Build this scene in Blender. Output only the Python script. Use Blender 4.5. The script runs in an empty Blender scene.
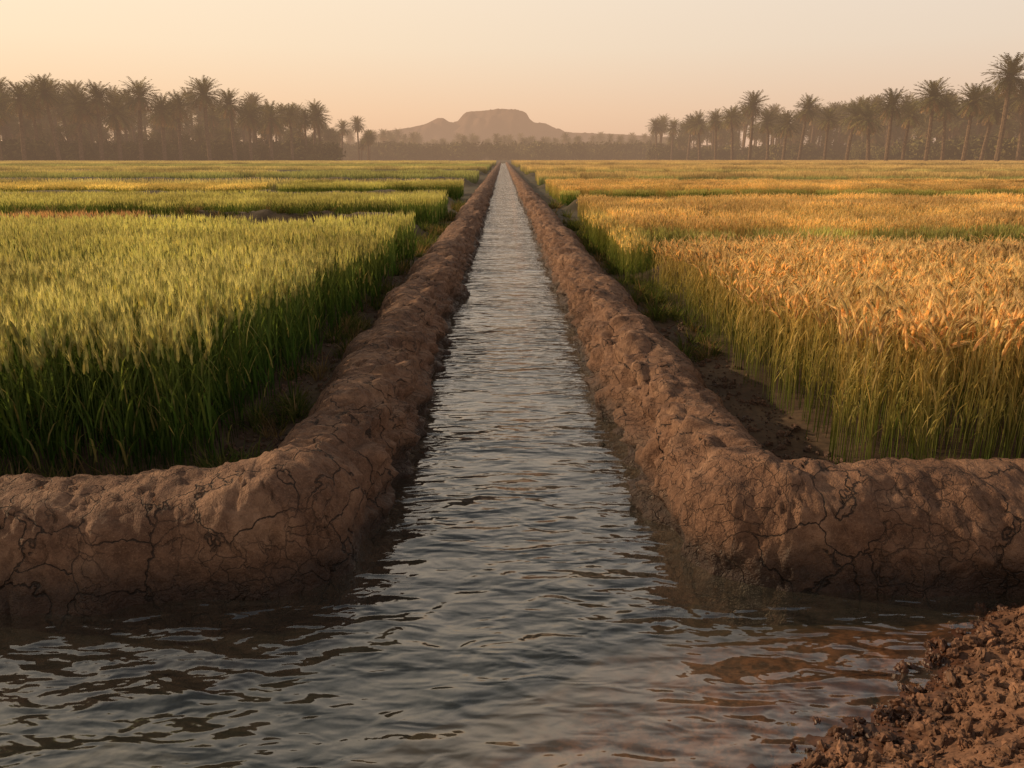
import bpy, math, random
import numpy as np
from mathutils import Vector
random.seed(7); rng=np.random.default_rng(7)
scene=bpy.context.scene
R=math.radians
# ------------------------------------------------------------ noise
def _h(x,y,z,s):
    n=(x.astype(np.int64)*374761393+y.astype(np.int64)*668265263+z.astype(np.int64)*1274126177+s*974711)&0xffffffff
    n=((n^(n>>13))*1103515245)&0xffffffff
    n=((n^(n>>16))*2246822519)&0xffffffff
    n=n^(n>>15)
    return (n&0xffffff)/float(0xffffff)*2-1
def vn(x,y,z,s=0):
    x,y,z=np.broadcast_arrays(np.asarray(x,float),np.asarray(y,float),np.asarray(z,float))
    xi=np.floor(x);yi=np.floor(y);zi=np.floor(z)
    f=[x-xi,y-yi,z-zi]; f=[t*t*t*(t*(t*6-15)+10) for t in f]
    r=0
    for a in (0,1):
        for b in (0,1):
            for c in (0,1):
                w=(f[0] if a else 1-f[0])*(f[1] if b else 1-f[1])*(f[2] if c else 1-f[2])
                r=r+w*_h(xi+a,yi+b,zi+c,s)
    return r
def fbm(x,y,z,o=4,s=0,g=.5):
    r=0;a=1.
    for i in range(o):
        r=r+a*vn(x*2**i+i*17.3,y*2**i+i*5.1,z*2**i+i*9.7,s+i); a*=g
    return r
# ------------------------------------------------------------ mesh helpers
def link(o): scene.collection.objects.link(o); return o
def grid_mesh(name,X,Y,Z,mat,smooth=True,flip=False):
    n,m=X.shape
    co=np.stack([X,Y,Z],-1).reshape(-1,3)
    i=np.arange(n*m).reshape(n,m)
    q=np.stack([i[:-1,:-1],i[1:,:-1],i[1:,1:],i[:-1,1:]],-1).reshape(-1,4)
    if flip: q=q[:,::-1]
    me=bpy.data.meshes.new(name)
    me.from_pydata(co.tolist(),[],q.tolist())
    if smooth: me.polygons.foreach_set("use_smooth",[True]*len(me.polygons))
    me.materials.append(mat)
    return link(bpy.data.objects.new(name,me))
class MB:
    def __init__(s): s.v=[];s.f=[];s.c=[];s.m=[]
    def add(s,vs,fs,cs,mi=0):
        b=len(s.v); s.v+=[tuple(v) for v in vs]; s.c+=[(c[0],c[1],c[2],1) for c in cs]
        for f in fs: s.f.append([b+k for k in f]); s.m.append(mi)
    def strip(s,pts,ws,side,cols,mi=0):
        vs=[];cs=[];n=len(pts)
        for p,w,c in zip(pts,ws,cols):
            p=Vector(p); vs+=[p-side*w*.5,p+side*w*.5]; cs+=[c,c]
        s.add(vs,[(2*i,2*i+1,2*i+3,2*i+2) for i in range(n-1)],cs,mi)
    def tube(s,pts,rs,k,cols,mi=0):
        vs=[];cs=[];n=len(pts)
        for j,(p,r,c) in enumerate(zip(pts,rs,cols)):
            p=Vector(p)
            d=(Vector(pts[min(j+1,n-1)])-Vector(pts[max(j-1,0)])).normalized()
            a=d.orthogonal().normalized(); b=d.cross(a)
            for i in range(k):
                t=2*math.pi*i/k; vs.append(p+(a*math.cos(t)+b*math.sin(t))*r); cs.append(c)
        fs=[(j*k+i,j*k+(i+1)%k,(j+1)*k+(i+1)%k,(j+1)*k+i) for j in range(n-1) for i in range(k)]
        s.add(vs,fs,cs,mi)
    def mesh(s,name,mats,smooth=False):
        me=bpy.data.meshes.new(name); me.from_pydata(s.v,[],s.f)
        a=me.color_attributes.new("Col",'FLOAT_COLOR','POINT')
        a.data.foreach_set("color",np.array(s.c,dtype=np.float32).ravel())
        for m in mats: me.materials.append(m)
        me.polygons.foreach_set("material_index",s.m)
        if smooth: me.polygons.foreach_set("use_smooth",[True]*len(me.polygons))
        return me
def lerp(a,b,t): return tuple(a[i]*(1-t)+b[i]*t for i in range(3))
def jit(c,a=.15):
    k=1+random.uniform(-a,a); return (c[0]*k*(1+random.uniform(-.06,.06)),c[1]*k,c[2]*k)
# ------------------------------------------------------------ materials
HAZE=(.64,.40,.25,1)  # glow colour painted onto far surfaces as haze
class NT:
    def __init__(s,name):
        s.mat=bpy.data.materials.new(name); s.mat.use_nodes=True; s.t=s.mat.node_tree; s.t.nodes.clear()
        s.out=s.t.nodes.new('ShaderNodeOutputMaterial')
    def n(s,ty,**k):
        nd=s.t.nodes.new(ty)
        for a,b in k.items(): setattr(nd,a,b)
        return nd
    def set(s,sock,b):
        if isinstance(b,bpy.types.NodeSocket): s.t.links.new(b,sock)
        elif isinstance(b,bpy.types.Node): s.t.links.new(b.outputs[0],sock)
        else: sock.default_value=b
    def math(s,op,a,b=None,clamp=False):
        nd=s.t.nodes.new('ShaderNodeMath'); nd.operation=op; nd.use_clamp=clamp
        s.set(nd.inputs[0],a)
        if b is not None: s.set(nd.inputs[1],b)
        return nd.outputs[0]
    def mix(s,f,a,b,bt='MIX'):
        nd=s.t.nodes.new('ShaderNodeMix'); nd.data_type='RGBA'; nd.blend_type=bt
        s.set(nd.inputs[0],f); s.set(nd.inputs[6],a); s.set(nd.inputs[7],b)
        return nd.outputs[2]
    def ramp(s,f,stops):
        nd=s.t.nodes.new('ShaderNodeValToRGB'); s.set(nd.inputs[0],f)
        e=nd.color_ramp.elements
        while len(e)<len(stops): e.new(.5)
        for k,(p,c) in enumerate(stops):
            e[k].position=p; e[k].color=c if len(c)==4 else (*c,1)
        return nd.outputs[0]
    def rng(s,v,a,b,c=0,d=1,sm=True):
        nd=s.t.nodes.new('ShaderNodeMapRange'); nd.interpolation_type='SMOOTHSTEP' if sm else 'LINEAR'
        for i,q in enumerate((v,a,b,c,d)): s.set(nd.inputs[i],q)
        return nd.outputs[0]
    def noise(s,vec,scale,det=4,rough=.55,dist=0):
        nd=s.t.nodes.new('ShaderNodeTexNoise'); s.set(nd.inputs['Vector'],vec)
        nd.inputs['Scale'].default_value=scale; nd.inputs['Detail'].default_value=det
        nd.inputs['Roughness'].default_value=rough; nd.inputs['Distortion'].default_value=dist
        return nd.outputs[0]
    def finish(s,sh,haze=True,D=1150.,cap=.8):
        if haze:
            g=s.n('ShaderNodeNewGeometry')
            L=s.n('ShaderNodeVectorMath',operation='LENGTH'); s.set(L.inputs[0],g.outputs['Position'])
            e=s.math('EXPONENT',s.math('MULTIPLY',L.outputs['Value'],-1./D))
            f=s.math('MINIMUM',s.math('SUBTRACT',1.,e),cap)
            em=s.n('ShaderNodeEmission'); em.inputs[0].default_value=HAZE  # haze is emission blended in by distance from origin, no scattering volume
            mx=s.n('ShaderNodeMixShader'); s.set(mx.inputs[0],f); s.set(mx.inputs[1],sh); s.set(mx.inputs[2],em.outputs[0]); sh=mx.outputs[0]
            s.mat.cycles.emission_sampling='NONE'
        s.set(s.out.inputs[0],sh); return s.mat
def plant_mat(name,transl=.4,var=.25,haze=True):
    t=NT(name)
    a=t.n('ShaderNodeAttribute',attribute_name="Col").outputs[0]
    oi=t.n('ShaderNodeObjectInfo')
    g=t.n('ShaderNodeNewGeometry')
    nz=t.noise(g.outputs['Position'],.45,0)
    hs=t.n('ShaderNodeHueSaturation'); t.set(hs.inputs['Color'],a)
    t.set(hs.inputs['Value'],t.math('ADD',t.rng(oi.outputs['Random'],0,1,1-var,1+var,False),t.rng(nz,.3,.7,-.18,.18,False)))
    t.set(hs.inputs['Hue'],t.rng(nz,.3,.7,.497,.507,False))
    d=t.n('ShaderNodeBsdfDiffuse'); t.set(d.inputs[0],hs.outputs[0])
    if transl>0:
        tr=t.n('ShaderNodeBsdfTranslucent'); t.set(tr.inputs[0],t.mix(1.,hs.outputs[0],(1.4,1.32,.9,1),'MULTIPLY'))
        mx=t.n('ShaderNodeMixShader'); mx.inputs[0].default_value=transl
        t.set(mx.inputs[1],d.outputs[0]); t.set(mx.inputs[2],tr.outputs[0]); d=mx
    return t.finish(d.outputs[0],haze)
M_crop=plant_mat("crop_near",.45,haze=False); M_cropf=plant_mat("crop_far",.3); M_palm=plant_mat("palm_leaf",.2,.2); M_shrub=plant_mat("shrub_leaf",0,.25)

def mud_mat():
    t=NT("mud_bank")
    g=t.n('ShaderNodeNewGeometry'); P=g.outputs['Position']
    sep=t.n('ShaderNodeSeparateXYZ'); t.set(sep.inputs[0],P)
    wn=t.n('ShaderNodeTexNoise'); t.set(wn.inputs['Vector'],P); wn.inputs['Scale'].default_value=6; wn.inputs['Detail'].default_value=4
    wv=t.n('ShaderNodeVectorMath',operation='MULTIPLY_ADD'); t.set(wv.inputs[0],wn.outputs['Color']); wv.inputs[1].default_value=(.24,.24,.24); t.set(wv.inputs[2],P)
    def crack(sc,w):
        v=t.n('ShaderNodeTexVoronoi',feature='DISTANCE_TO_EDGE'); t.set(v.inputs['Vector'],wv.outputs[0]); v.inputs['Scale'].default_value=sc
        return t.rng(v.outputs['Distance'],0,w)
    n1=t.noise(P,3,5,.6); n2=t.noise(P,20,5,.68); n3=t.noise(P,110,3,.7); n4=t.noise(P,1.6,3)
    c1=crack(3.6,.022); c2=crack(10,.045)
    cr1=t.math('SUBTRACT',1.,t.math('MULTIPLY',t.math('SUBTRACT',1.,c1),t.rng(n4,.40,.54)))
    cr2=t.math('SUBTRACT',1.,t.math('MULTIPLY',t.math('SUBTRACT',1.,c2),t.rng(n4,.56,.44,0,1)))
    col=t.ramp(n1,[(.3,(.10,.049,.029)),(.5,(.175,.09,.053)),(.7,(.29,.165,.10))])
    col=t.mix(t.rng(n2,.35,.65),t.mix(1.,col,(.6,.57,.55,1),'MULTIPLY'),col)
    col=t.mix(t.rng(n3,.5,.75,0,.4),col,(.34,.21,.13,1))
    col=t.mix(t.math('MULTIPLY',t.math('SUBTRACT',1.,cr1),.85),col,(.012,.007,.005,1))
    col=t.mix(t.math('MULTIPLY',t.math('SUBTRACT',1.,cr2),.55),col,(.03,.016,.010,1))
    wet=t.rng(t.math('ADD',sep.outputs[2],t.math('MULTIPLY',n1,-.36)),-.14,.09,1,0)
    col=t.mix(wet,col,t.mix(1.,col,(.16,.135,.13,1),'MULTIPLY'))
    h=t.math('ADD',t.math('MULTIPLY',n2,.026),t.math('MULTIPLY',n3,.009))
    h=t.math('ADD',h,t.math('MULTIPLY',cr1,.020)); h=t.math('ADD',h,t.math('MULTIPLY',cr2,.007))
    h=t.math('ADD',h,t.math('MULTIPLY',n1,.08))
    b=t.n('ShaderNodeBump'); b.inputs['Strength'].default_value=1.; b.inputs['Distance'].default_value=1.; t.set(b.inputs['Height'],h)
    p=t.n('ShaderNodeBsdfPrincipled'); t.set(p.inputs['Base Color'],col); t.set(p.inputs['Normal'],b.outputs[0])
    t.set(p.inputs['Roughness'],t.rng(wet,0,1,.85,.45)); p.inputs['Specular IOR Level'].default_value=.3
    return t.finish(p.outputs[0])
M_mud=mud_mat()
def ground_mat():
    t=NT("field_soil")
    g=t.n('ShaderNodeNewGeometry'); P=g.outputs['Position']
    sep=t.n('ShaderNodeSeparateXYZ'); t.set(sep.inputs[0],P)
    n1=t.noise(P,2,5,.6); n2=t.noise(P,25,4,.65)
    col=t.ramp(n1,[(.3,(.045,.026,.016)),(.5,(.08,.048,.03)),(.7,(.125,.08,.048))])
    col=t.mix(t.rng(n2,.3,.7),t.mix(1.,col,(.55,.55,.55,1),'MULTIPLY'),col)
    gr=t.mix(t.rng(t.noise(P,1.2,4),.35,.65),(.022,.026,.01,1),(.06,.045,.02,1))
    far=t.rng(sep.outputs[1],6,40,.15,.8)
    col=t.mix(far,col,gr)
    deep=t.rng(sep.outputs[2],-.35,-.02,1,0)
    deep_tint=t.mix(t.rng(n2,.4,.6),(.018,.019,.012,1),(.042,.04,.026,1))
    col=t.mix(deep,col,deep_tint)  # wet mud colour; light lost in deeper water is painted into it
    b=t.n('ShaderNodeBump'); b.inputs['Strength'].default_value=.9; t.set(b.inputs['Height'],t.math('ADD',t.math('MULTIPLY',n2,.03),t.math('MULTIPLY',n1,.05)))
    p=t.n('ShaderNodeBsdfPrincipled'); t.set(p.inputs['Base Color'],col); t.set(p.inputs['Normal'],b.outputs[0]); p.inputs['Roughness'].default_value=.9
    p.inputs['Specular IOR Level'].default_value=.2
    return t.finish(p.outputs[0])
M_ground=ground_mat()
def clod_mat():
    t=NT("loose_red_soil")
    g=t.n('ShaderNodeNewGeometry'); P=g.outputs['Position']
    sep=t.n('ShaderNodeSeparateXYZ'); t.set(sep.inputs[0],P)
    oi=t.n('ShaderNodeObjectInfo')
    n1=t.noise(P,5,5,.6); n2=t.noise(P,60,5,.7)
    col=t.ramp(n1,[(.3,(.085,.042,.024)),(.5,(.15,.075,.043)),(.72,(.24,.13,.076))])
    col=t.mix(t.rng(n2,.3,.65),t.mix(1.,col,(.45,.43,.41,1),'MULTIPLY'),col)
    hs=t.n('ShaderNodeHueSaturation'); t.set(hs.inputs['Color'],col); t.set(hs.inputs['Value'],t.rng(oi.outputs['Random'],0,1,.65,1.35,False))
    wet=t.rng(t.math('ADD',sep.outputs[2],t.math('MULTIPLY',n1,-.11)),-.06,.05,1,0)
    col=t.mix(wet,hs.outputs[0],t.mix(1.,hs.outputs[0],(.36,.28,.25,1),'MULTIPLY'))
    bed=t.mix(t.rng(t.noise(P,16,5,.75),.42,.6),(.045,.020,.010,1),(.16,.072,.035,1))
    bed=t.mix(t.rng(t.math('ADD',sep.outputs[2],t.math('MULTIPLY',n1,.05)),-.13,.015,1,0),bed,(.028,.022,.013,1))  # bed colour fades dark with depth, standing in for water absorbing light
    col=t.mix(t.rng(sep.outputs[2],-.03,-.005,1,0),col,bed)
    b=t.n('ShaderNodeBump'); b.inputs['Strength'].default_value=.9; t.set(b.inputs['Height'],t.math('ADD',t.math('MULTIPLY',n2,.014),t.math('MULTIPLY',n1,.03)))
    p=t.n('ShaderNodeBsdfPrincipled'); t.set(p.inputs['Base Color'],col); t.set(p.inputs['Normal'],b.outputs[0])
    t.set(p.inputs['Roughness'],t.rng(wet,0,1,.9,.45)); p.inputs['Specular IOR Level'].default_value=.3
    return t.finish(p.outputs[0],False)
M_clod=clod_mat()
def water_mat():
    t=NT("canal_water")
    g=t.n('ShaderNodeNewGeometry'); P=g.outputs['Position']
    def mp(sc,rot=0):
        m=t.n('ShaderNodeMapping'); t.set(m.inputs[0],P); m.inputs['Scale'].default_value=sc; m.inputs['Rotation'].default_value=(0,0,rot); return m.outputs[0]
    a=t.noise(mp((2.0,5.5,1)),1.,1.5,.4,.9)
    b_=t.noise(mp((5,11,1),.5),1.,1.5,.45,.7)
    c=t.noise(mp((5,10.5,1),-.6),1.,1.5,.45,.5)
    d=t.noise(mp((20,30,1),.2),1.,1,.5)
    calm=t.rng(t.noise(P,.9,2),.35,.65,.55,1.2)
    h=t.math('ADD',t.math('MULTIPLY',a,.044),t.math('MULTIPLY',b_,.023))
    h=t.math('ADD',h,t.math('MULTIPLY',c,.020)); h=t.math('ADD',h,t.math('MULTIPLY',d,.0018))
    h=t.math('MULTIPLY',h,calm)
    b=t.n('ShaderNodeBump'); b.inputs['Strength'].default_value=1.; b.inputs['Distance'].default_value=1.; t.set(b.inputs['Height'],h)
    fr=t.n('ShaderNodeFresnel'); fr.inputs[0].default_value=2.0; t.set(fr.inputs['Normal'],b.outputs[0])
    # the sheet has no refraction, so no total internal reflection from beneath either
    frf=t.math('MULTIPLY',fr.outputs[0],t.math('SUBTRACT',1.,g.outputs['Backfacing']))
    gl=t.n('ShaderNodeBsdfGlossy'); gl.inputs['Roughness'].default_value=.025; t.set(gl.inputs['Normal'],b.outputs[0])
    gl.inputs[0].default_value=(1,1,1,1)
    tr=t.n('ShaderNodeBsdfTransparent'); tr.inputs[0].default_value=(.95,.90,.80,1)
    df=t.n('ShaderNodeBsdfDiffuse'); df.inputs[0].default_value=(.08,.083,.068,1); t.set(df.inputs['Normal'],b.outputs[0])
    m1=t.n('ShaderNodeMixShader'); m1.inputs[0].default_value=.14; t.set(m1.inputs[1],tr.outputs[0]); t.set(m1.inputs[2],df.outputs[0])
    m2=t.n('ShaderNodeMixShader'); t.set(m2.inputs[0],frf); t.set(m2.inputs[1],m1.outputs[0]); t.set(m2.inputs[2],gl.outputs[0])
    return t.finish(m2.outputs[0],False)
M_water=water_mat()
def rock_mat():
    t=NT("desert_rock"); g=t.n('ShaderNodeNewGeometry'); P=g.outputs['Position']
    n=t.noise(P,.012,6,.6)
    p=t.n('ShaderNodeBsdfDiffuse'); t.set(p.inputs[0],t.ramp(n,[(.3,(.06,.04,.035)),(.7,(.16,.10,.075))]))
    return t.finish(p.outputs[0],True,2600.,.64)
M_rock=rock_mat()

# ------------------------------------------------------------ plots  (x0,x1,y0,y1,kind,lod,h_front,h_back)
PL=[(-8.5,-1.66,4.05,8.3,'green',0,.94,.90),(-12.5,-1.58,8.3,15.0,'green',1,.92,.80),
    (-19,-1.65,20.2,25.5,'green',1,.82,.82),(-19,-7.6,17.0,18.2,'rust',1,.70,.70),
    (-34,-10.0,32.5,36.5,'olive',1,.78,.78),(-9.0,-1.75,32.5,36,'green',1,.84,.84),(-34,-1.75,38.0,42,'olive',2,.84,.84),
    (-60,-18,53.5,60,'green',2,.85,.85),(-60,-18,62.5,69,'olive',2,.88,.88),(-17,-1.8,53.5,69,'green',2,.88,.88),
    (-90,-1.9,86,97,'olive',2,.88,.88),(-90,-1.9,102,116,'green',2,.95,.95),(-170,-2.1,143,205,'olive',2,1.0,1.05)]
PR=[(1.95,9.0,4.05,10.6,'gold',0,.92,.78),(1.95,19,13.1,23.6,'gold',1,.75,.73),(2.0,32,30,40,'gold',1,.73,.72),
    (2.1,56,50.5,63,'gold',2,.75,.75),(2.2,95,81,109,'gold',2,.8,.8),(2.4,175,139,215,'gold',2,.9,.95)]
gapsL=[18.9,31.2,51.5,83,139]; gapsR=[11.9,28.4,48,77,133]
edgeR=[(12.9,.72),(29.6,.70),(50,.7),(80,.72)]
# ------------------------------------------------------------ terrain
def axis(lo,hi,step,far,ratio=1.06):
    a=list(np.arange(lo,hi,step)); s=step; v=a[-1]
    while v<far: s*=ratio; v+=s; a.append(v)
    return a
xp=axis(0,10,.08,4500,1.1); xs=np.array([-v for v in xp[::-1][:-1]]+xp)
ya=axis(2,16,.09,160,1.015); ya=ya+axis(ya[-1]+3,ya[-1]+4,3,6000,1.12); yb=axis(0,4,.25,300,1.2)
ys=np.array([2-v for v in yb[::-1][:-1]]+ya)
X,Y=np.meshgrid(xs,ys,indexing='ij')
def sst(a,b,t): t=np.clip((t-a)/(b-a),0,1); return t*t*(3-2*t)
def field_h(X,Y):
    Z=.15+.025*fbm(X*3,Y*3,0,3,3)+.012*vn(X*11,Y*11,0,8)
    for gy in gapsL: Z=Z+sst(-1.5,-2.6,X)*(.50+.10*fbm(X*1.1,Y*.5,0,3,41))*np.exp(-np.abs((Y-gy-.2*vn(X*.6,0,0,5))/(.3+.018*gy))**3)
    for gy in gapsR: Z=Z+sst(1.7,2.8,X)*(.3+.1*fbm(X*1.1,Y*.5,0,3,42))*np.exp(-np.abs((Y-gy-.2*vn(X*.6,0,0,6))/(.25+.012*gy))**3)
    return Z
Z=field_h(X,Y)
ca=sst(.95,.75,np.abs(X-.09))*sst(3.3,3.5,Y)*(1-sst(262,270,Y))
ba=sst(3.5,3.3,Y)*sst(-4,-3,Y)
low=np.maximum(ca,ba)
Z=Z*(1-low)+(-.42+.04*fbm(X*2,Y*2,1,3,9))*low
grid_mesh("ground",X,Y,Z,M_ground)
# ------------------------------------------------------------ mud banks
prof=np.array([(-.43,-.46),(-.39,-.2),(-.36,-.03),(-.345,.08),(-.325,.21),(-.28,.34),(-.19,.435),(-.05,.475),(.08,.468),(.19,.415),(.28,.32),(.35,.2),(.43,.08),(.52,-.12)])
def smooth_prof(k):
    d=np.r_[0,np.cumsum(np.hypot(*np.diff(prof,axis=0).T))]; t=np.linspace(0,d[-1],k)
    a=np.interp(t,d,prof[:,0]);b=np.interp(t,d,prof[:,1])
    for _ in range(3):
        a[1:-1]=(a[:-2]+a[1:-1]*2+a[2:])/4;b[1:-1]=(b[:-2]+b[1:-1]*2+b[2:])/4
    return a,b
def bank(name,cx,sgn,seed):
    r=.2; cy=3.49
    pts=[]
    for x in np.r_[np.arange(9,4,-.04),np.arange(4,abs(cx)+r,-.0125)]: pts.append((sgn*x,cy))
    c=(cx+sgn*r,cy+r)
    for a in np.arange(0,math.pi/2,.024): pts.append((c[0]-sgn*r*math.sin(a),c[1]-r*math.cos(a)))
    y=cy+r
    while y<262: pts.append((cx,y)); y+=max(.0125,.0028*y)
    p=np.array(pts)
    tg=np.gradient(p,axis=0); tg/=np.linalg.norm(tg,axis=1)[:,None]
    nrm=np.stack([tg[:,1],-tg[:,0]],1)*(1 if sgn<0 else -1)
    a,b=smooth_prof(72)
    wob=.05*fbm(p[:,0]*.9,p[:,1]*.9,0,3,seed)+.025*vn(p[:,0]*3,p[:,1]*3,0,seed+9)
    wid=1+.10*fbm(p[:,0]*1.3,p[:,1]*1.3,5,3,seed+2)
    hgt=1+.09*fbm(p[:,0]*1.1,p[:,1]*1.1,9,3,seed+4)
    off=-a[None,:]*wid[:,None]+wob[:,None]
    XX=p[:,0:1]+nrm[:,0:1]*off; YY=p[:,1:2]+nrm[:,1:2]*off; ZZ=np.broadcast_to(b,off.shape)*np.where(b>0,hgt[:,None],1)
    da=np.gradient(a);db=np.gradient(b);l=np.hypot(da,db); na=-db/l; nb=da/l
    d=.036*fbm(XX*3.2,YY*3.2,ZZ*3.2,3,seed+20)
    rid=1-np.abs(fbm(XX*6,YY*6,ZZ*4,3,seed+30)); d+=.022*(rid-.7)
    inner=sst(.05,-.25,a)[None,:]*sst(3.4,4.2,YY)
    d+=inner*.08*fbm(XX*7,YY*5,ZZ*12,4,seed+50)
    led=vn(XX*2,YY*3.5,ZZ*9,seed+70); d+=inner*.035*np.clip(led*4,0,1)
    d+=.008*fbm(XX*30,YY*30,ZZ*30,3,seed+40)
    v=np.abs(vn(XX*4.3+.4*vn(XX*9,YY*9,ZZ*9,3),YY*4.3,ZZ*4.3,seed+60)); d-=.022*np.clip(1-v/.04,0,1)
    XX=XX-nrm[:,0:1]*(na)[None,:]*d; YY=YY-nrm[:,1:2]*(na)[None,:]*d; ZZ=ZZ+nb[None,:]*d
    return grid_mesh(name,XX,YY,ZZ,M_mud,flip=(sgn<0))
bank("mud_bank",-1.0,-1,11); bank("mud_bank",1.17,1,77)
# ------------------------------------------------------------ water
me=bpy.data.meshes.new("water")
me.from_pydata([(-30,-4.5,0),(30,-4.5,0),(30,3.5,0),(1.17,3.5,0),(1.17,262,0),(-1.0,262,0),(-1.0,3.5,0),(-30,3.5,0)],[],[(0,1,2,3,6,7),(3,4,5,6)])
me.materials.append(M_water); link(bpy.data.objects.new("water",me))
# ------------------------------------------------------------ soil mound
def mound_z(X,Y):
    s=(X-.98)*.618+(Y-2.05)*-.786+.09
    s=s+.11*fbm(X*2.2,Y*2.2,0,3,91)
    z=np.where(s>0,.36*s-.05*s*s,.13*s)
    z=np.where(s<-.9,z+(s+.9)*.45,z)
    z=z-np.where(Y>2.9,(Y-2.9)*.3,0)
    return z+np.where(s>-.1,1,.35)*(.022*fbm(X*9,Y*9,0,4,92)+.012*vn(X*25,Y*25,0,93))
X,Y=np.meshgrid(np.arange(-1.0,7,.02),np.arange(-2,3.6,.02),indexing='ij')
grid_mesh("soil_mound",X,Y,mound_z(X,Y),M_clod)

# ------------------------------------------------------------ scatter
def source(name,meshes):
    c=bpy.data.collections.new(name)
    for i,m in enumerate(meshes): c.objects.link(bpy.data.objects.new(f"{name}_{i}",m))
    return c
def scatter(name,pts,coll,nvar,scl,rotz=None,tilt=0.):
    pts=np.asarray(pts,float); n=len(pts)
    me=bpy.data.meshes.new(name); me.from_pydata(pts.tolist(),[],[])
    rz=rng.uniform(0,6.283,n) if rotz is None else rotz
    rot=np.stack([rng.uniform(-tilt,tilt,n),rng.uniform(-tilt,tilt,n),rz],1).astype(np.float32)
    me.attributes.new("rot",'FLOAT_VECTOR','POINT').data.foreach_set("vector",rot.ravel())
    me.attributes.new("scl",'FLOAT','POINT').data.foreach_set("value",np.asarray(scl,np.float32))
    me.attributes.new("idx",'INT','POINT').data.foreach_set("value",rng.integers(0,nvar,n).astype(np.int32))
    o=link(bpy.data.objects.new(name,me))
    g=bpy.data.node_groups.new(name+"_scatter",'GeometryNodeTree')
    g.interface.new_socket("Geometry",in_out='INPUT',socket_type='NodeSocketGeometry')
    g.interface.new_socket("Geometry",in_out='OUTPUT',socket_type='NodeSocketGeometry')
    N=g.nodes.new; L=g.links.new
    gi=N('NodeGroupInput');go=N('NodeGroupOutput')
    ci=N('GeometryNodeCollectionInfo'); ci.inputs[0].default_value=coll; ci.inputs[1].default_value=True; ci.inputs[2].default_value=True
    def att(nm,ty):
        a=N('GeometryNodeInputNamedAttribute'); a.data_type=ty; a.inputs[0].default_value=nm
        return next(s for s in a.outputs if s.enabled and s.name=='Attribute')
    ip=N('GeometryNodeInstanceOnPoints'); er=N('FunctionNodeEulerToRotation')
    L(att("rot",'FLOAT_VECTOR'),er.inputs[0])
    L(gi.outputs[0],ip.inputs['Points']); L(ci.outputs[0],ip.inputs['Instance'])
    ip.inputs['Pick Instance'].default_value=True
    L(att("idx",'INT'),ip.inputs['Instance Index']); L(er.outputs[0],ip.inputs['Rotation']); L(att("scl",'FLOAT'),ip.inputs['Scale'])
    L(ip.outputs[0],go.inputs[0])
    m=o.modifiers.new("scatter",'NODES'); m.node_group=g
    return o
# ---- crops
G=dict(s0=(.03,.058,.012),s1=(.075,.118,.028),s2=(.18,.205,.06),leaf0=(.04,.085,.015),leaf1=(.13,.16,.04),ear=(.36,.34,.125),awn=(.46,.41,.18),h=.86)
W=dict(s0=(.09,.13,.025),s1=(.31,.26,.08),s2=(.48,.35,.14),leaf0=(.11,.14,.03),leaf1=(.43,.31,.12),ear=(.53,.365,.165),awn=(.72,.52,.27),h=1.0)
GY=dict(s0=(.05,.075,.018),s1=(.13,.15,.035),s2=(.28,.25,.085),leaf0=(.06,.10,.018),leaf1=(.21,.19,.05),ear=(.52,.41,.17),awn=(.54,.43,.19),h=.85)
RU=dict(s0=(.08,.07,.03),s1=(.18,.13,.05),s2=(.30,.18,.09),leaf0=(.1,.09,.03),leaf1=(.25,.16,.08),ear=(.38,.22,.12),awn=(.42,.25,.14),h=.85)
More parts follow.
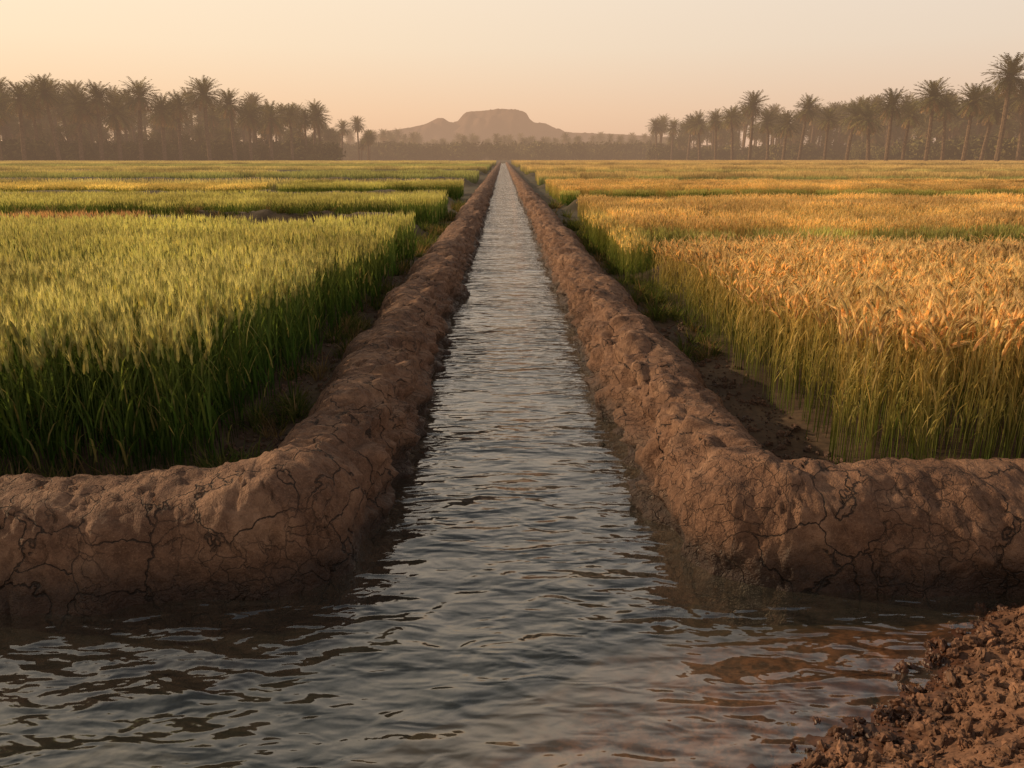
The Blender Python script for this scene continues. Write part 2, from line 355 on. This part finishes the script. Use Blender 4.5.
def stalk(B,x,y,K,lod):
    h=K['h']*random.uniform(.82,1.07)
    green=K is G; gold=K is W
    la=random.uniform(0,6.283); lean=random.uniform(.0,.09)*h
    dx,dy=math.cos(la)*lean,math.sin(la)*lean
    def P(t): return Vector((x+dx*t*t,y+dy*t*t,h*t))
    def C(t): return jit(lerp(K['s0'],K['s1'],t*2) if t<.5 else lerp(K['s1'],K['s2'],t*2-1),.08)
    ts=[0,.3,.6,.9] if lod==0 else [.1,.9]
    sw=.0044 if lod==0 else .006
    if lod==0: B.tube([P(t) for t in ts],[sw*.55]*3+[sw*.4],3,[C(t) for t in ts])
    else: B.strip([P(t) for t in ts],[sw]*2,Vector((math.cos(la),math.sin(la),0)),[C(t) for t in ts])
    nl=random.choice([3,4]) if lod==0 else 2
    for i in range(nl):
        t=((.10 if green else .22)+.66*(i+random.random()*.7)/nl); a=random.uniform(0,6.283)
        L=random.uniform(.16,.30)*(1.05 if green else .85)
        w=random.uniform(.008,.013)*(1.15 if green else .75)*(1 if lod==0 else 1.8)
        up=random.uniform(1.05,1.42); curl=random.uniform(.3,2.1) if green else random.uniform(.4,2.6)
        n=4 if lod==0 else 3
        p=P(t); pts=[p.copy()]; ang=up
        for k in range(n-1):
            st=L/(n-1); p=p+Vector((math.cos(a)*math.cos(ang)*st,math.sin(a)*math.cos(ang)*st,math.sin(ang)*st)); ang-=curl/(n-1)*(.5+k*.5)
            if p.z<.01: p.z=.01
            pts.append(p.copy())
        ws=[w*.7,w,w*.75,.001] if n==4 else [w,w,.001]
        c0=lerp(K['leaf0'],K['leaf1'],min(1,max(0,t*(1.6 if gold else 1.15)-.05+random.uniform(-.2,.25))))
        if random.random()<.10: c0=lerp(c0,(.34,.26,.11),.6)
        c0=jit(c0,.2)
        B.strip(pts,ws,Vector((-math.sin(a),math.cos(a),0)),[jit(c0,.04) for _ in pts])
    # the ear: nodding when ripe, upright when green
    ea=la+random.uniform(-.6,.6); el=random.uniform(.08,.12)*(1.08 if gold else 1.0); tip=random.uniform(.1,1.15) if gold else random.uniform(.05,.35)
    hd=Vector((math.cos(ea),math.sin(ea),0)); base=P(.92 if green else .9)
    def D(a_): return hd*math.sin(a_)+Vector((0,0,math.cos(a_)))
    ec=jit(K['ear'],.32); ac=jit(K['awn'],.22)
    m=6 if lod==0 else 3
    pts=[base.copy()]
    for j in range(m-1):
        pts.append(pts[-1]+D(tip*(.5+.7*j/(m-1)))*el/(m-1))
    d=D(tip); dE=D(tip*1.15)
    if lod==0:
        B.tube(pts,[.0022,.0092,.008,.0094,.0072,.002],4,[jit(ec,.32) for _ in pts]); na=13
    else:
        s1=d.orthogonal().normalized(); s2=d.cross(s1)
        for s_ in (s1,s2): B.strip(pts,[.008,.023,.005],s_,[jit(ec,.15) for _ in pts])
        na=3
    s1=d.orthogonal().normalized(); s2=d.cross(s1)
    for k in range(na):
        t=random.uniform(.1,1); a=random.uniform(0,6.283); i0=min(m-2,int(t*(m-1)))
        o=s1*math.cos(a)+s2*math.sin(a); q=pts[i0].lerp(pts[i0+1],t*(m-1)-i0); e=q+(dE+o*random.uniform(.12,.38)).normalized()*random.uniform(.06,.12)
        sd=d.cross(o)*(.0012 if lod==0 else .0026)
        B.add([q-sd,q+sd,e],[(0,1,2)],[ac]*3)
def clump(nm,K,size,n,lod):
    B=MB()
    for _ in range(n): stalk(B,random.uniform(-size/2,size/2),random.uniform(-size/2,size/2),K,lod)
    return B.mesh(nm,[M_crop])
def spikes(nm,K,size,n):
    B=MB()
    for _ in range(n):
        x,y=random.uniform(-size/2,size/2),random.uniform(-size/2,size/2)
        h=K['h']*random.uniform(.82,1.1); a=random.uniform(0,6.283); sd=Vector((math.cos(a),math.sin(a),0))
        lx=random.uniform(-.08,.08);ly=random.uniform(-.08,.08)
        cb=jit(K['s1'],.2); ct=jit(K['ear'],.25)
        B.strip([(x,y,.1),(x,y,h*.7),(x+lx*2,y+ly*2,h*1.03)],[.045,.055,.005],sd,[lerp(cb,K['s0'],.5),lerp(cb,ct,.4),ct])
    return B.mesh(nm,[M_cropf])
src={}
for nm,K in (("green",G),("gold",W),("olive",GY),("rust",RU)):
    src[nm]=(source(nm+"_wheat_a",[clump(f"{nm}_a{i}",K,.3,17 if K is G else 15,0) for i in range(6)]) if nm in('green','gold','olive') else None,
             source(nm+"_wheat_b",[clump(f"{nm}_b{i}",K,1.1,230,1) for i in range(3)]),
             source(nm+"_wheat_c",[spikes(f"{nm}_c{i}",K,3.2,560) for i in range(3)]))
NV=(6,3,3)
def field(name,x0,x1,y0,y1,kind,lod,hs=1.0,hb=None,thin=False):
    hb=hs if hb is None else hb
    step=(.215,.92,2.8)[lod]; half=(.14,.5,1.5)[lod]
    gx=np.arange(x0+half,x1-half+step*.5,step)
    if x1<0: gx=x1+x0-gx
    gy=np.array([(y0+y1)/2]) if thin else np.arange(y0+half,y1-half+step*.5,step)
    A,Bm=np.meshgrid(gx,gy); A=A.ravel();Bm=Bm.ravel()
    j=step*(.35 if lod==0 else .10)
    A=A+rng.uniform(-j,j,len(A)); Bm=Bm+rng.uniform(-j,j,len(A))
    keep=np.abs(A)<Bm*.66+3
    A=A[keep];Bm=Bm[keep]
    z=np.full(len(A),.14)
    s=(hs+(hb-hs)*np.clip((Bm-y0)/max(.1,y1-y0),0,1))*(1+.07*fbm(A*.5,Bm*.5,0,3,len(name)+lod)+rng.uniform(-.03,.03,len(A)))
    rz=None if lod==0 else rng.integers(0,4,len(A))*math.pi/2
    scatter(name,np.stack([A,Bm,z],1),src[kind][lod],NV[lod],s,rz,.05 if lod==0 else 0)
GW="green_wheat_field"; WW="golden_wheat_field"
for a in PL: field(GW,*a)
for a in PR: field(WW,*a)
for (y,h) in edgeR: field("green_field_margin",2.0,y*.62+4,y-.1,y+.1,'green' if y<60 else 'olive',1 if y<40 else 2,h,None,True)
field("green_field_margin",1.65,2.2,11.0,17,'olive',0,.78)
# ---- weeds
def tuft(nm,n,h,c0,c1):
    B=MB()
    for _ in range(n):
        a=random.uniform(0,6.283); r=random.uniform(0,.05); x,y=r*math.cos(a),r*math.sin(a)
        L=h*random.uniform(.4,1.1); ang=random.uniform(.6,1.5); p=Vector((x,y,0)); pts=[p.copy()]
        for k in range(3):
            p=p+Vector((math.cos(a)*math.cos(ang),math.sin(a)*math.cos(ang),math.sin(ang)))*L/3; ang-=random.uniform(.1,.6); p.z=max(p.z,.005); pts.append(p.copy())
        w=random.uniform(.004,.008); c=jit(lerp(c0,c1,random.random()),.15)
        B.strip(pts,[w,w,w*.7,.0008],Vector((-math.sin(a),math.cos(a),0)),[c]*4)
    return B.mesh(nm,[M_crop])
weeds=source("weed_tuft",[tuft(f"tuft{i}",28,random.uniform(.10,.2),(.04,.065,.015),(.13,.12,.04)) for i in range(4)]+[tuft(f"dry{i}",22,.16,(.14,.09,.045),(.24,.16,.08)) for i in range(2)])
P=[]
def addw(n,fx,fy):
    x=fx(n);y=fy(n); keep=fbm(x*1.7,y*1.7,0,2,33)>-.05
    for a,b in zip(x[keep],y[keep]): P.append((a,b))
U=rng.uniform
addw(460,lambda n:U(-1.75,-1.42,n),lambda n:3.9+26*U(0,1,n)**1.7)
addw(650,lambda n:U(1.6,2.0,n),lambda n:3.9+26*U(0,1,n)**1.6)
addw(120,lambda n:U(-5,-1.5,n),lambda n:U(3.92,4.1,n))
addw(120,lambda n:U(1.7,5,n),lambda n:U(3.92,4.1,n))
addw(900,lambda n:U(-13,-1.5,n),lambda n:U(15.2,20,n))
addw(450,lambda n:U(1.7,10,n),lambda n:U(10.7,12.8,n))
P=np.array(P); z=field_h(P[:,0],P[:,1])-.01
scatter("weeds",np.c_[P,z],weeds,6,rng.uniform(.6,1.4,len(P))*(1+.03*P[:,1]))
# ---- clods
import bmesh
def clodmesh(nm,sd,mat):
    bm=bmesh.new(); bmesh.ops.create_icosphere(bm,subdivisions=3,radius=1)
    sc=(random.uniform(.8,1.3),random.uniform(.6,1.1),random.uniform(.5,.85))
    co=np.array([v.co[:] for v in bm.verts]); d=1+.42*fbm(co[:,0]*1.5,co[:,1]*1.5,co[:,2]*1.5,4,sd,.6)
    for v,k in zip(bm.verts,d): v.co=Vector([v.co[i]*k*sc[i] for i in range(3)])
    me=bpy.data.meshes.new(nm); bm.to_mesh(me); bm.free(); me.materials.append(mat)
    return me
clods=source("clod",[clodmesh(f"clod{i}",200+i*7,M_clod) for i in range(8)])
n=24000; x=U(.6,4.2,n); y=U(1.2,3.1,n); s=(x-.98)*.618-(y-2.05)*.786+.09
keep=(s>.0+.045*rng.standard_normal(n))&(s<1.6)&(fbm(x*5,y*5,0,2,17)>-.5)
x=x[keep];y=y[keep]; sz=.003+.028*U(0,1,len(x))**7.
scatter("soil_clods",np.c_[x,y,mound_z(x,y)+sz*.2],clods,8,sz,None,3.)
n=2600; sx=np.where(U(0,1,n)<.5,-1,1); y=3.85+9*U(0,1,n)**1.8; x=np.where(sx<0,U(-1.75,-1.35,n),U(1.55,2.0,n))
sz=.006+.024*U(0,1,n)**4
clods2=source("dark_clod",[clodmesh(f"dclod{i}",300+i*7,M_mud) for i in range(3)])
scatter("earth_clods",np.c_[x,y,field_h(x,y)+sz*.2],clods2,3,sz,None,3.)

# ------------------------------------------------------------ palms
def bark():
    t=NT("palm_bark"); g=t.n('ShaderNodeNewGeometry'); n=t.noise(g.outputs['Position'],3,4)
    p=t.n('ShaderNodeBsdfDiffuse'); t.set(p.inputs[0],t.ramp(n,[(.3,(.06,.04,.026)),(.7,(.17,.115,.075))]))
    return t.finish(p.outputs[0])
M_bark=bark()
def palm(nm,H,nf,seed):
    random.seed(seed); B=MB()
    bx,by=random.uniform(-.8,.8),random.uniform(-.8,.8)
    k=26; pts=[];rs=[]
    for i in range(k):
        t=i/(k-1); pts.append((bx*t*t,by*t*t,H*t)); rs.append((.46-.14*t+(.12 if i==0 else 0))*(1.08 if i%2 else .94))
    B.tube(pts,rs,8,[(.1,.07,.05)]*k,1)
    top=Vector((bx,by,H))
    B.tube([top-Vector((0,0,2.0)),top-Vector((0,0,1)),top,top+Vector((0,0,.5))],[.35,.6,.65,.1],8,[(.1,.07,.05)]*4,1)
    for i in range(nf):
        u=(i+.5)/nf; a=i*2.39996+random.uniform(-.2,.2)
        el=1.45-2.35*u**.95+random.uniform(-.15,.15)
        L=random.uniform(3.9,4.9)*(1-.4*max(0,u-.75)*2)
        dead=u>.88
        n=6; p=top.copy(); ps=[p.copy()]; ang=el
        for j in range(n):
            p=p+Vector((math.cos(a)*math.cos(ang),math.sin(a)*math.cos(ang),math.sin(ang)))*L/n
            ang-=random.uniform(.06,.17)*(1 if ang>-1.2 else 0); ps.append(p.copy())
        c=jit((.20,.125,.06) if dead else lerp((.04,.046,.018),(.16,.135,.052),random.random()**1.2),.2)
        side=Vector((-math.sin(a),math.cos(a),0))
        B.strip(ps,[.12,.12,.12,.1,.07,.05,.01],side,[c]*len(ps))
        m=13
        for j in range(1,m+1):
            t=j/m*n*.995; i0=int(t); q=ps[i0].lerp(ps[i0+1],t-i0); dr=(ps[i0+1]-ps[i0]).normalized()
            ll=.85*math.sin(math.pi*min(1,.15+.8*j/m))**.6+.12
            upv=side.cross(dr)
            for sg in (-1,1):
                e=q+(side*sg*.7+dr*.85+upv*random.uniform(-.4,.35)).normalized()*ll-Vector((0,0,random.uniform(0,.15)))
                B.add([q-dr*.14,q+dr*.14,e],[(0,1,2)],[c,c,jit(c,.1)])
    return B.mesh(nm,[M_palm,M_bark])
pm=[palm(f"palm_{i}",h,nf,50+i) for i,(h,nf) in enumerate([(14,92),(16,104),(12,84),(15,98),(10,80)])]
random.seed(99)
def bush(nm,seed):
    random.seed(seed);B=MB()
    cs=[(Vector((random.uniform(-1.4,1.4),random.uniform(-1.3,1.3),random.uniform(.4,1.9))),random.uniform(.5,1.1)) for _ in range(7)]
    for _ in range(600):
        c,r=random.choice(cs); d=Vector((random.gauss(0,1),random.gauss(0,1),random.gauss(0,1))).normalized()
        p=c+d*r*random.uniform(.5,1.2); p.z=max(.05,p.z)
        a=Vector((random.gauss(0,1),random.gauss(0,1),random.gauss(0,1))).normalized(); b=a.orthogonal().normalized(); w=random.uniform(.10,.24)
        col=jit(lerp((.035,.036,.014),(.13,.105,.04),random.random()),.2)
        B.add([p-a*w*1.6,p+b*w*.6,p+a*w*1.6,p-b*w*.6],[(0,1,2,3)],[col]*4)
    B.tube([(0,0,0),(.1,0,.8),(0,.1,1.5)],[.1,.07,.03],5,[(.08,.06,.04)]*3)
    return B.mesh(nm,[M_shrub])
bushes=source("bush",[bush(f"bush{i}",400+i) for i in range(4)])
palms=source("grove_palm",pm)
hts=[14,16,12,15,10]; random.seed(5)
def PX(px,d): return (px-503)/828*d
def topz(v,d): return 1.9+(157-v)/828*d
def place(px,v,d,var=None):
    i=random.randrange(5) if var is None else var
    H=topz(v,d); s=H/(hts[i]+3.9)
    o=link(bpy.data.objects.new("palm_tree",pm[i])); o.location=(PX(px,d),d,.1); o.scale=(s*random.uniform(1.0,1.15),)*2+(s,)
    o.rotation_euler=(random.uniform(-.05,.05),random.uniform(-.05,.05),random.uniform(0,6.28))
for a in [(1000,61,165,1),(966,87,175,0),(928,84,180,3),(888,92,190,0),(905,102,200,2),(945,96,195,3),(1022,82,185,0),(984,96,190,2),(870,104,205,4),(848,103,215,2),(826,110,225,0),(800,99,235,3),(784,112,240,4),(768,112,250,2),(750,95,255,1),(733,108,270,0),(716,112,280,3),(700,114,300,2),(688,116,320,0),(672,121,350,3),(657,120,380,1)]: place(*a)
for a in [(4,97,200,2),(27,86,205,0),(62,81,205,1),(44,95,215,3),(84,93,215,2),(104,86,215,0),(122,97,220,4),(143,84,222,3),(166,98,225,2),(182,95,228,0),(211,83,225,1),(236,94,235,3),(252,105,240,2),(272,104,245,4),(293,106,250,0),(308,112,255,3),(322,108,262,0)]: place(*a)
def grove(name,lst):
    lst=np.array(lst); d=lst[:,2]; x=PX(lst[:,0],d)
    H=topz(lst[:,1],d); s=np.clip(H/17.2,.55,9)
    scatter(name,np.c_[x,d,np.full(len(d),.1)-np.maximum(0,s*17.2-H)*.6],palms,5,s,None,.05)
L=[]
for _ in range(240):
    px=random.uniform(-60,325); base=90+ max(0,px/325)**1.5*18; L.append((px,base+random.uniform(2,48),225+px/325*50+random.uniform(-5,90)))
for _ in range(16): L.append((random.uniform(322,370),random.uniform(122,135),random.uniform(330,380)))
grove("palm_grove",L)
L=[]
for _ in range(330):
    t=random.random()**.8; px=652+t*420; base=117-t*28; L.append((px,base+random.uniform(2,40),392-t*200+random.uniform(3,60)))
grove("palm_grove",L)
L=[]
for _ in range(240):
    px=random.uniform(325,670); d=random.uniform(560,900); L.append((px,(137 if px<420 else 142)+random.uniform(-6,6),d))
grove("distant_tree_line",L)
U2=[];S2=[]
for _ in range(600):
    px=random.uniform(-70,330); d=212+px/325*42+random.uniform(-3,45); U2.append((PX(px,d),d,0)); S2.append(.6+2.2*random.random()**2.5)
for _ in range(800):
    t=random.random(); px=650+t*430; d=385-t*205+random.uniform(-6,60); U2.append((PX(px,d),d,0)); S2.append(.6+2.2*random.random()**2)
for _ in range(600):
    px=random.uniform(315,680); d=random.uniform(450,600); U2.append((PX(px,d),d,0)); S2.append(random.uniform(1.2,4.0))
scatter("undergrowth",U2,bushes,4,S2)

# ------------------------------------------------------------ mesa hill
D0=2600; q=D0/828
pr=[(250,157),(300,153),(345,146),(362,139),(375,134),(385,131),(400,129),(412,127),(424,124),(432,120),(438,117),(444,117.5),(449,121),(453,122),(458,120),(463,114),(466,111),(472,110),(500,109),(522,110),(526,112),(530,118),(534,121),(546,122.5),(552,126),(560,130),(572,132),(590,133),(610,133),(640,135),(665,137),(700,146),(760,151),(850,157)]
xx=np.array([(p-503)*q for p in np.linspace(250,850,520)]); hh=np.interp(xx,[(p-503)*q for p,_ in pr],[(157-v)*q*.94+2 for _,v in pr])
yy=np.linspace(0,900,80)
X,Y=np.meshgrid(xx,yy,indexing='ij')
ns=fbm(X*.012,Y*.012,0,4,501)
rise=np.clip((Y-40-50*ns)/200,0,1)
cap=hh[:,None]*(.1+.9*rise**1.1)
Z=cap*np.clip((930-Y)/300,0,1)**.3
Z=Z+4*fbm(X*.03,Y*.01,0,4,505)*np.clip(Z/40,0,1)*(rise<1)
Z=np.where(Y<1,-5,Z)
grid_mesh("mesa_hill",X,Y+D0-230,Z,M_rock)
xx=np.linspace(-2200,2600,300); X,Y=np.meshgrid(xx,np.linspace(0,700,20),indexing='ij')
Z=(26+14*fbm(X*.002,0*Y,0,4,601))*np.clip(Y/200,0,1)*np.clip((710-Y)/200,0,1)-2
grid_mesh("desert_plateau",X,Y+3300,Z,M_rock)

# ------------------------------------------------------------ light
az,el=R(72),R(22)
S=Vector((-math.cos(el)*math.sin(az),math.cos(el)*math.cos(az),math.sin(el)))
sd=bpy.data.lights.new("sun",'SUN'); sd.energy=5.0; sd.angle=R(1.0); sd.color=(1,.73,.44)
so=link(bpy.data.objects.new("sun",sd)); so.rotation_euler=S.to_track_quat('Z','Y').to_euler(); so.location=(-30,20,30)
w=bpy.data.worlds.new("World"); scene.world=w; w.use_nodes=True; T=w.node_tree; T.nodes.clear()
t=NT.__new__(NT); t.t=T
out=T.nodes.new('ShaderNodeOutputWorld'); bg=T.nodes.new('ShaderNodeBackground')
tc=T.nodes.new('ShaderNodeTexCoord'); sep=t.n('ShaderNodeSeparateXYZ'); t.set(sep.inputs[0],tc.outputs['Generated'])
sky=T.nodes.new('ShaderNodeTexSky'); sky.sky_type='NISHITA'; sky.sun_disc=False; sky.sun_elevation=el; sky.sun_rotation=-az; sky.dust_density=4; sky.air_density=1.2
rampc=t.ramp(sep.outputs[2],[(0,(.88,.57,.38)),(.05,(.95,.68,.48)),(.12,(.97,.81,.64)),(.2,(.99,.87,.73)),(.42,(.97,.88,.79)),(.68,(.58,.58,.58)),(.9,(.15,.18,.22)),(1,(.08,.1,.13))])
dt=t.n('ShaderNodeVectorMath',operation='DOT_PRODUCT'); t.set(dt.inputs[0],tc.outputs['Generated']); dt.inputs[1].default_value=(S.x,S.y,S.z)
f=t.rng(dt.outputs['Value'],-.3,1,0,1)
warm=t.mix(f,(.97,.94,.93,1),(1.2,1.1,.94,1))
rampc=t.mix(1.,rampc,warm,'MULTIPLY')
nis=t.mix(1.,sky.outputs[0],(.1,.1,.1,1),'MULTIPLY')
t.set(bg.inputs[0],t.mix(.08,rampc,nis)); bg.inputs[1].default_value=.93
T.links.new(bg.outputs[0],out.inputs[0])
# ------------------------------------------------------------ camera
cd=bpy.data.cameras.new("camera"); cd.sensor_width=36; cd.lens=28; cd.clip_end=12000; cd.clip_start=.05
co=link(bpy.data.objects.new("camera",cd)); co.location=(0,0,1.9); co.rotation_euler=(R(90-15.9),0,R(-.62)); scene.camera=co
scene.view_settings.view_transform='Standard'; scene.view_settings.look='None'; scene.view_settings.exposure=0
